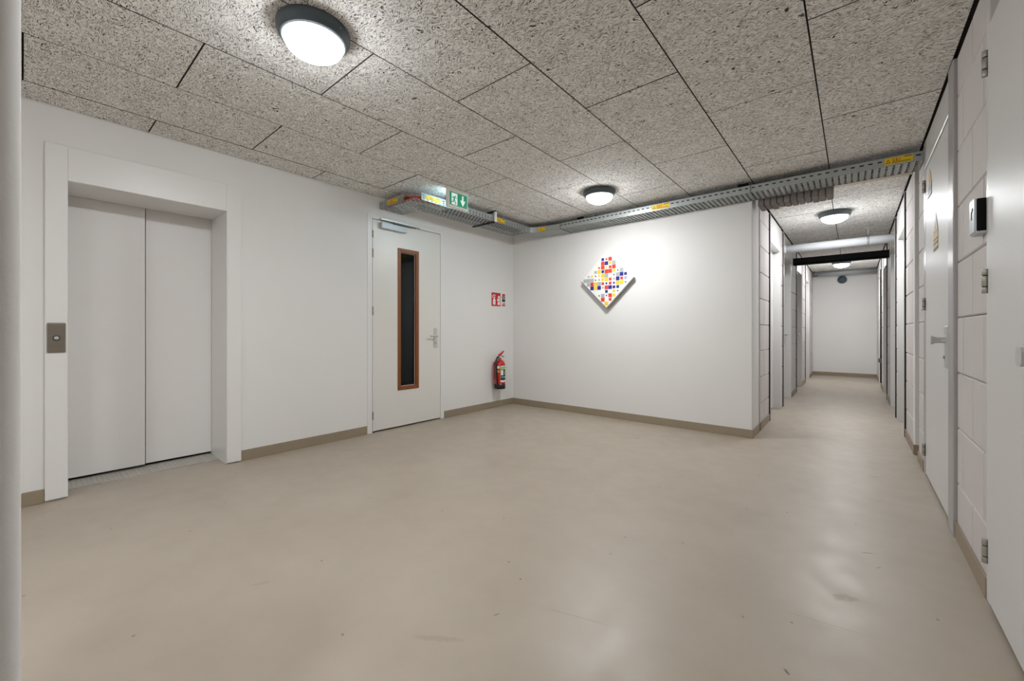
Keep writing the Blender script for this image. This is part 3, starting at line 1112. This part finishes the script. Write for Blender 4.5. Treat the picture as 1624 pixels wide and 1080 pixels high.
# hangers
t = thing('tray_bracket', (-3.6, 3.75, ZB), 'steel bracket frame holding the side tray to the ceiling beside a yellow label', 'bracket')
B(XA0 - .02, XA1 + .03, 3.735, 3.765, ZB - .014, ZB - .003).build('bottom_bar', M_RUBBER, t)
B(XA1 + .008, XA1 + .034, 3.735, 3.765, ZB - .012, H - .012).build('post', M_WHITE, t)
B(XA0 - .02, XA1 + .034, 3.735, 3.765, H - .014, H - .001).build('top_bar', M_RUBBER, t)
t = thing('hanger_rod', (-3.5, 3.0, ZB), 'thin threaded rod hanging below the side tray behind the exit sign', 'rod')
MB().tube([(XA1 - .02, 2.98, H), (XA1 - .02, 2.98, ZB - .06)], .004, 8).build('rod', M_RUBBER, t)
MB().lathe([(.009, 0), (.009, .008)], (XA1 - .02, 2.98, ZB - .012), 6).build('nut', M_GALV_D, t)
for k, (x, lb, mm) in enumerate(((-2.74, 'black ceiling clip above the long tray, left of the second lamp', M_BLACK), (-2.56, 'grey ceiling clip above the long tray, nearer the second lamp', M_GALV_D), (-0.86, 'dark ceiling clip above the long tray at its corridor end', M_BLACK))):
    t = thing('tray_clip', (x, 4.68, ZT), lb, 'bracket', 'tray ceiling clips')
    B(x - .045, x + .045, 4.66, 4.69, H - .022, H - .0015, bev=0.002).build('clip_body', mm, t)
    B(x - .012, x + .012, 4.664, 4.686, ZT + .002, H - .02).build('clip_strap', mm, t)

# row of grey pads under the lintel
ordn = ['leftmost', 'second', 'third', 'fourth', 'fifth', 'sixth', 'seventh', 'eighth', 'ninth', 'tenth', 'rightmost']
for k in range(11):
    x = -0.765 + k * .0565
    p = B(x, x + .052, 4.905, 5.13, 2.425 + random.uniform(-.008, .008), H - .006, bev=0.009, seg=2)
    tilt = -.04 + random.uniform(-.01, .01)
    for v in p.bm.verts:
        v.co.x += (H - v.co.z) * tilt * .6
        v.co.y += 0.03 * ((H - v.co.z) / .18)
    p.build('seal_pad', M_PAD, label='%s grey pad %shanging from the lintel behind the tray' % (ordn[k], '' if k in (0, 10) else 'from the left '), category='seal pad', group='grey pads under the lintel')

# ------------------------------------------------------------------ exit sign
ex = -3.19
t = thing('exit_sign', (ex, 2.935, 2.405), 'green and white running man exit sign with a down arrow under the ceiling', 'exit sign')
B(ex - .03, ex, 2.79, 3.08, 2.405, 2.598, bev=0.003).build('housing', M_SIGNBODY, t)
B(ex - .05, ex + .004, 2.79, 3.08, 2.598, H - .001).build('ceiling_mount', M_SIGNBODY, t)
B(ex - .034, ex - .030, 2.82, 3.05, 2.44, 2.58).build('light_panel', M_SIGNLIGHT, t, label='lit pale blue back panel')
B(ex, ex + .002, 2.818, 3.062, 2.430, 2.566).build('green_face', M_GREEN, t)
P = lambda a, b, e=.003: (ex + e, 2.818 + .244 * a, 2.430 + .136 * b)


def flat(parent, name, m, polys, e=.003, **kw):
    g = MB()
    for pl in polys:
        g.prism([P(a, b, e) for a, b in pl], (-.0008, 0, 0))
    return g.build(name, m, parent, **kw)


flat(t, 'door_symbol', M_SIGNW, [[(.10, .06), (.42, .06), (.42, .92), (.10, .92)]])
man = [
    [(.285, .70), (.325, .70), (.335, .76), (.305, .80), (.275, .76)],
    [(.20, .66), (.30, .68), (.27, .40), (.20, .42)],
    [(.12, .60), (.20, .68), (.23, .62), (.15, .52)],
    [(.28, .66), (.36, .52), (.40, .54), (.31, .70)],
    [(.20, .44), (.25, .42), (.20, .22), (.10, .20), (.10, .27), (.16, .28)],
    [(.22, .44), (.28, .42), (.37, .16), (.33, .10), (.31, .12)],
]
flat(t, 'running_figure', M_GREEN, man, .0042)
flat(t, 'arrow_symbol', M_SIGNW, [[(.70, .90), (.78, .90), (.78, .40), (.70, .40)], [(.60, .52), (.66, .56), (.755, .30), (.74, .10)], [(.88, .52), (.82, .56), (.725, .30), (.74, .10)]])

# ------------------------------------------------------------------ fire signs
t = thing('fire_sign', (XL, 4.49, 1.49), 'red fire extinguisher sign with white pictogram above the extinguisher', 'sign')
B(XL, XL + .004, 4.392, 4.587, 1.492, 1.690, bev=0.001).build('plate', M_REDSIGN, t)
Q = lambda a, b: (XL + .0048, 4.392 + .195 * a, 1.492 + .198 * b)


def qpoly(parent, name, m, polys):
    g = MB()
    for pl in polys:
        g.prism([Q(a, b) for a, b in pl], (-.0012, 0, 0))
    return g.build(name, m, parent)


qpoly(t, 'extinguisher_symbol', M_WHITE, [[(.14, .10), (.42, .10), (.42, .52), (.14, .52)], [(.18, .56), (.38, .56), (.34, .70), (.22, .70)], [(.10, .72), (.20, .86), (.40, .84), (.46, .72), (.40, .74), (.34, .80), (.22, .80), (.15, .72)], [(.05, .60), (.10, .60), (.13, .78), (.09, .80)]])
fl = [[(.62, .12), (.90, .08), (.95, .28), (.82, .38), (.70, .32)], [(.60, .40), (.72, .34), (.80, .44), (.92, .36), (.94, .50), (.84, .60), (.74, .54), (.66, .62)], [(.72, .60), (.84, .62), (.90, .54), (.92, .74), (.82, .80), (.70, .74)]]
qpoly(t, 'flame_symbol', M_WHITE, fl)
t = thing('instruction_sign', (XL, 4.656, 1.497), 'narrow black, green and red instruction label right of the red fire sign', 'sign')
B(XL, XL + .003, 4.618, 4.695, 1.495, 1.686).build('plate', M_WHITE, t)
for nm, m, z0, z1, y0, y1 in (('red_band', M_REDSIGN, 1.650, 1.682, 4.625, 4.690), ('black_band', M_TBLK, 1.612, 1.646, 4.621, 4.692), ('green_band', M_DKGREEN, 1.562, 1.606, 4.621, 4.692), ('pale_band', M_LTGREEN, 1.620, 1.634, 4.635, 4.686), ('lower_red_band', M_REDSIGN, 1.500, 1.522, 4.621, 4.692), ('brown_band', M_STKRED, 1.530, 1.545, 4.635, 4.690)):
    B(XL + .002, XL + (.0045 if nm == 'pale_band' else .0038), y0, y1, z0, z1).build(nm, m, t)

# ------------------------------------------------------------------ fire extinguisher
ex_, ey = XL + .092, 4.472
t = thing('fire_extinguisher', (ex_, ey, .27), 'red fire extinguisher with black foot and hose on the wall by the corner', 'fire extinguisher')
MB().lathe([(.076, .33 - .28), (.078, .345 - .28), (.078, .60 - .28), (.074, .635 - .28), (.058, .662 - .28), (.034, .678 - .28), (.024, .684 - .28), (.024, .70 - .28)], (ex_, ey, .30), 40).build('cylinder_body', M_RED, t)
MB().lathe([(.070, 0), (.081, .003), (.081, .066), (.077, .070)], (ex_, ey, .282), 40).build('black_foot', M_TBLK, t)
v = MB()
v.lathe([(.022, 0), (.022, .035), (.016, .04)], (ex_, ey, .715), 20)
v.box(ex_ - .012, ex_ + .014, ey - .03, ey + .022, .74, .765, bev=0.003)
v.build('valve', M_HINGE, t)
lv = MB()
lv.prism([(ex_ - .011, ey - .03, .765), (ex_ - .011, ey + .015, .762), (ex_ - .011, ey + .085, .824), (ex_ - .011, ey + .075, .832), (ex_ - .011, ey + .03, .806), (ex_ - .011, ey - .02, .782)], (.022, 0, 0))
lv.build('squeeze_lever', M_RED, t)
MB().tube([(ex_, ey + .01, .758), (ex_, ey + .06, .754), (ex_, ey + .095, .742)], .007, 8).build('carry_handle', M_GALV_D, t)
MB().lathe([(.014, 0), (.014, .012), (0, .013)], (ex_ + .018, ey - .004, .742), 16, 'x').build('gauge', M_WHITE, t)
MB().tube([(ex_, ey - .03, .748), (ex_ + .005, ey - .06, .742), (ex_ + .01, ey - .088, .70), (ex_ + .015, ey - .096, .62), (ex_ + .018, ey - .092, .50), (ex_ + .02, ey - .082, .42), (ex_ + .024, ey - .076, .36)], .013, 10).build('hose', M_TBLK, t)
MB().tube([(ex_ + .024, ey - .076, .36), (ex_ + .024, ey - .074, .335)], [.013, .009], 10).build('nozzle', M_TBLK, t)
B(XL, ex_ - .07, ey - .03, ey + .03, .42, .66, bev=0.003).build('wall_bracket', M_TBLK, t)


def wrap(name, m, a0, a1, z0, z1, r):
    g = MB()
    n = 10
    for k in range(n):
        b0, b1 = (a0 + (a1 - a0) * k / n), (a0 + (a1 - a0) * (k + 1) / n)
        c = [(ex_ + rr * math.cos(b), ey + rr * math.sin(b)) for b, rr in ((b0, r), (b1, r), (b1, r - .0008), (b0, r - .0008))]
        g.prism([(x, y, z0) for x, y in c], (0, 0, z1 - z0))
    return g.build(name, m, t)


R = math.radians
wrap('label_white', M_WHITE, R(-42), R(50), .385, .622, .0788)
wrap('label_green_head', M_LTGREEN, R(-40), R(48), .575, .610, .0794)
wrap('label_dark', M_DKGREEN, R(-40), R(48), .412, .570, .0794)
wrap('label_pictogram', M_WHITE, R(-36), R(-10), .485, .560, .08)
wrap('label_text_line', M_LTGREEN, R(0), R(40), .50, .512, .08)
wrap('label_text_line', M_LTGREEN, R(0), R(40), .53, .538, .08)
wrap('label_text_line', M_WHITE, R(-30), R(40), .455, .462, .08)
for nm, m, z, c in (('round_sticker', M_WHITE, .600, -62), ('round_sticker', M_ORANGE, .540, -62)):
    a = R(c)
    g = MB()
    cc = Vector((ex_ + .0785 * math.cos(a), ey + .0785 * math.sin(a), z))
    tv = Vector((-math.sin(a), math.cos(a), 0))
    g.prism([cc + tv * (.021 * math.cos(q * math.pi / 8)) + Vector((0, 0, .021 * math.sin(q * math.pi / 8))) for q in range(16)], (.0035 * math.cos(a), .0035 * math.sin(a), 0))
    g.build(nm, m, t)
MB().lathe([(.008, 0), (.008, .004), (0, .005)], (ex_ + .062, ey - .055, .358), 12, 'x').build('tag', M_WHITE, t)

# ------------------------------------------------------------------ mosaic panel (generic) on the back wall
ac = Vector((-2.447, YB, 1.79))
hd = .365
t = thing('mosaic_panel', (ac.x, YB, ac.z - hd), 'white diamond shaped panel with small coloured squares and grey edges', 'picture')
yf = YB - .055
D = [(ac.x, ac.z - hd), (ac.x + hd, ac.z), (ac.x, ac.z + hd), (ac.x - hd, ac.z)]
MB().prism([(x, yf, z) for x, z in D], (0, .032, 0)).build('board', M_PANEL, t)
B(ac.x - .1, ac.x + .1, YB - .0235, YB - .0015, ac.z - .02, ac.z + .02).build('wall_cleat', M_ARTEDGE, t)
ed = MB()
for (x0, z0), (x1, z1) in ((D[0], D[1]), (D[3], D[0])):
    n = Vector((z1 - z0, 0, -(x1 - x0))).normalized() * .012
    ed.prism([(x0, yf - .004, z0), (x1, yf - .004, z1), (x1 + n.x, yf - .004, z1 + n.z), (x0 + n.x, yf - .004, z0 + n.z)], (0, .038, 0))
ed.build('edge_strip', M_ARTEDGE, t, label='grey lower edge')
rnd = random.Random(5)
pal = [M_TYEL, M_TRED, M_BLUE, M_TGREY, M_TBLK]
st = .052
for i in range(-6, 7):
    for j in range(-6, 7):
        x, z = i * st, j * st
        if abs(x) + abs(z) + st * .55 > hd - .022 or j > 5:
            continue
        q = rnd.random()
        if q < .16:
            continue
        m = pal[rnd.choices(range(5), (30, 18, 16, 24, 8))[0]]
        s = rnd.choice((.025, .024, .018, .012))
        if m is M_TBLK:
            s = .008
        B(ac.x + x - s, ac.x + x + s, yf - .0025, yf, ac.z + z - s, ac.z + z + s).build('mosaic_tile', m, t)

# ------------------------------------------------------------------ corridor fittings
t = thing('waste_pipe', (-0.2, 7.4, 2.3), 'pale grey pipe crossing the corridor below the ceiling in front of the black beam', 'pipe')
MB().lathe([(.058, XCL - .02), (.058, XCR + .02)], (0, 7.4, 2.356), 32, 'x').build('pipe', M_PIPE, t)
MB().lathe([(.066, XCL + .001), (.066, XCL + .03), (.058, XCL + .034)], (0, 7.4, 2.356), 32, 'x').build('collar', M_PIPE, t)
MB().lathe([(.061, .138), (.061, .162)], (0, 7.4, 2.356), 32, 'x').build('clamp_ring', M_GALV, t)
MB().tube([(.15, 7.4, 2.41), (.15, 7.4, H)], .006, 8).build('hanger_rod', M_GALV, t)
MB().lathe([(.012, 0), (.012, .02), (.016, .02), (.016, .03)], (.15, 7.4, 2.415), 12).build('hanger_nut', M_GALV_D, t)
MB().lathe([(.01, 0), (.01, .02)], (.15, 7.4, 2.275), 10).build('clamp_bolt', M_GALV_D, t)

bm = MB()
bm.box(XCL, XCR, 8.60, 8.62, 2.272, 2.385)
bm.box(XCL, XCR, 8.60, 8.74, 2.272, 2.284)
bm.box(XCL, XCR, 8.72, 8.74, 2.272, 2.385)
bm.box(XCL, XCR, 8.60, 8.74, 2.373, 2.385)
bm.build('cross_beam', M_BLACK, label='black steel beam spanning the corridor behind the pale pipe', category='beam')

t = thing('far_pipe', (-0.2, 12.7, 2.48), 'dull grey pipe crossing the corridor high at its far end', 'pipe')
MB().lathe([(.055, XCL + .10), (.055, XCR + .02)], (0, 12.75, 2.545), 28, 'x').build('pipe', M_PIPE_D, t)
MB().lathe([(.064, XCL + .02), (.064, XCL + .105), (.055, XCL + .108)], (0, 12.75, 2.545), 28, 'x').build('coupling', M_GALV_D, t)
MB().tube([(XCL + .05, 12.75, 2.58), (XCL + .05, 12.75, H)], .01, 8).build('hanger_rod', M_GALV_D, t)

t = thing('wall_sensor', (-0.22, YE, 2.32), 'round blue grey dome fitting high on the far corridor wall', 'sensor')
MB().lathe([(.098, 0), (.098, -.02), (.09, -.03)], (-0.222, YE, 2.405), 32, 'y').build('base_ring', M_GALV_D, t)
MB().lathe([(.085, -.028), (.076, -.055), (.05, -.078), (0, -.088)], (-0.222, YE, 2.405), 32, 'y').build('dome', M_SENSOR, t)
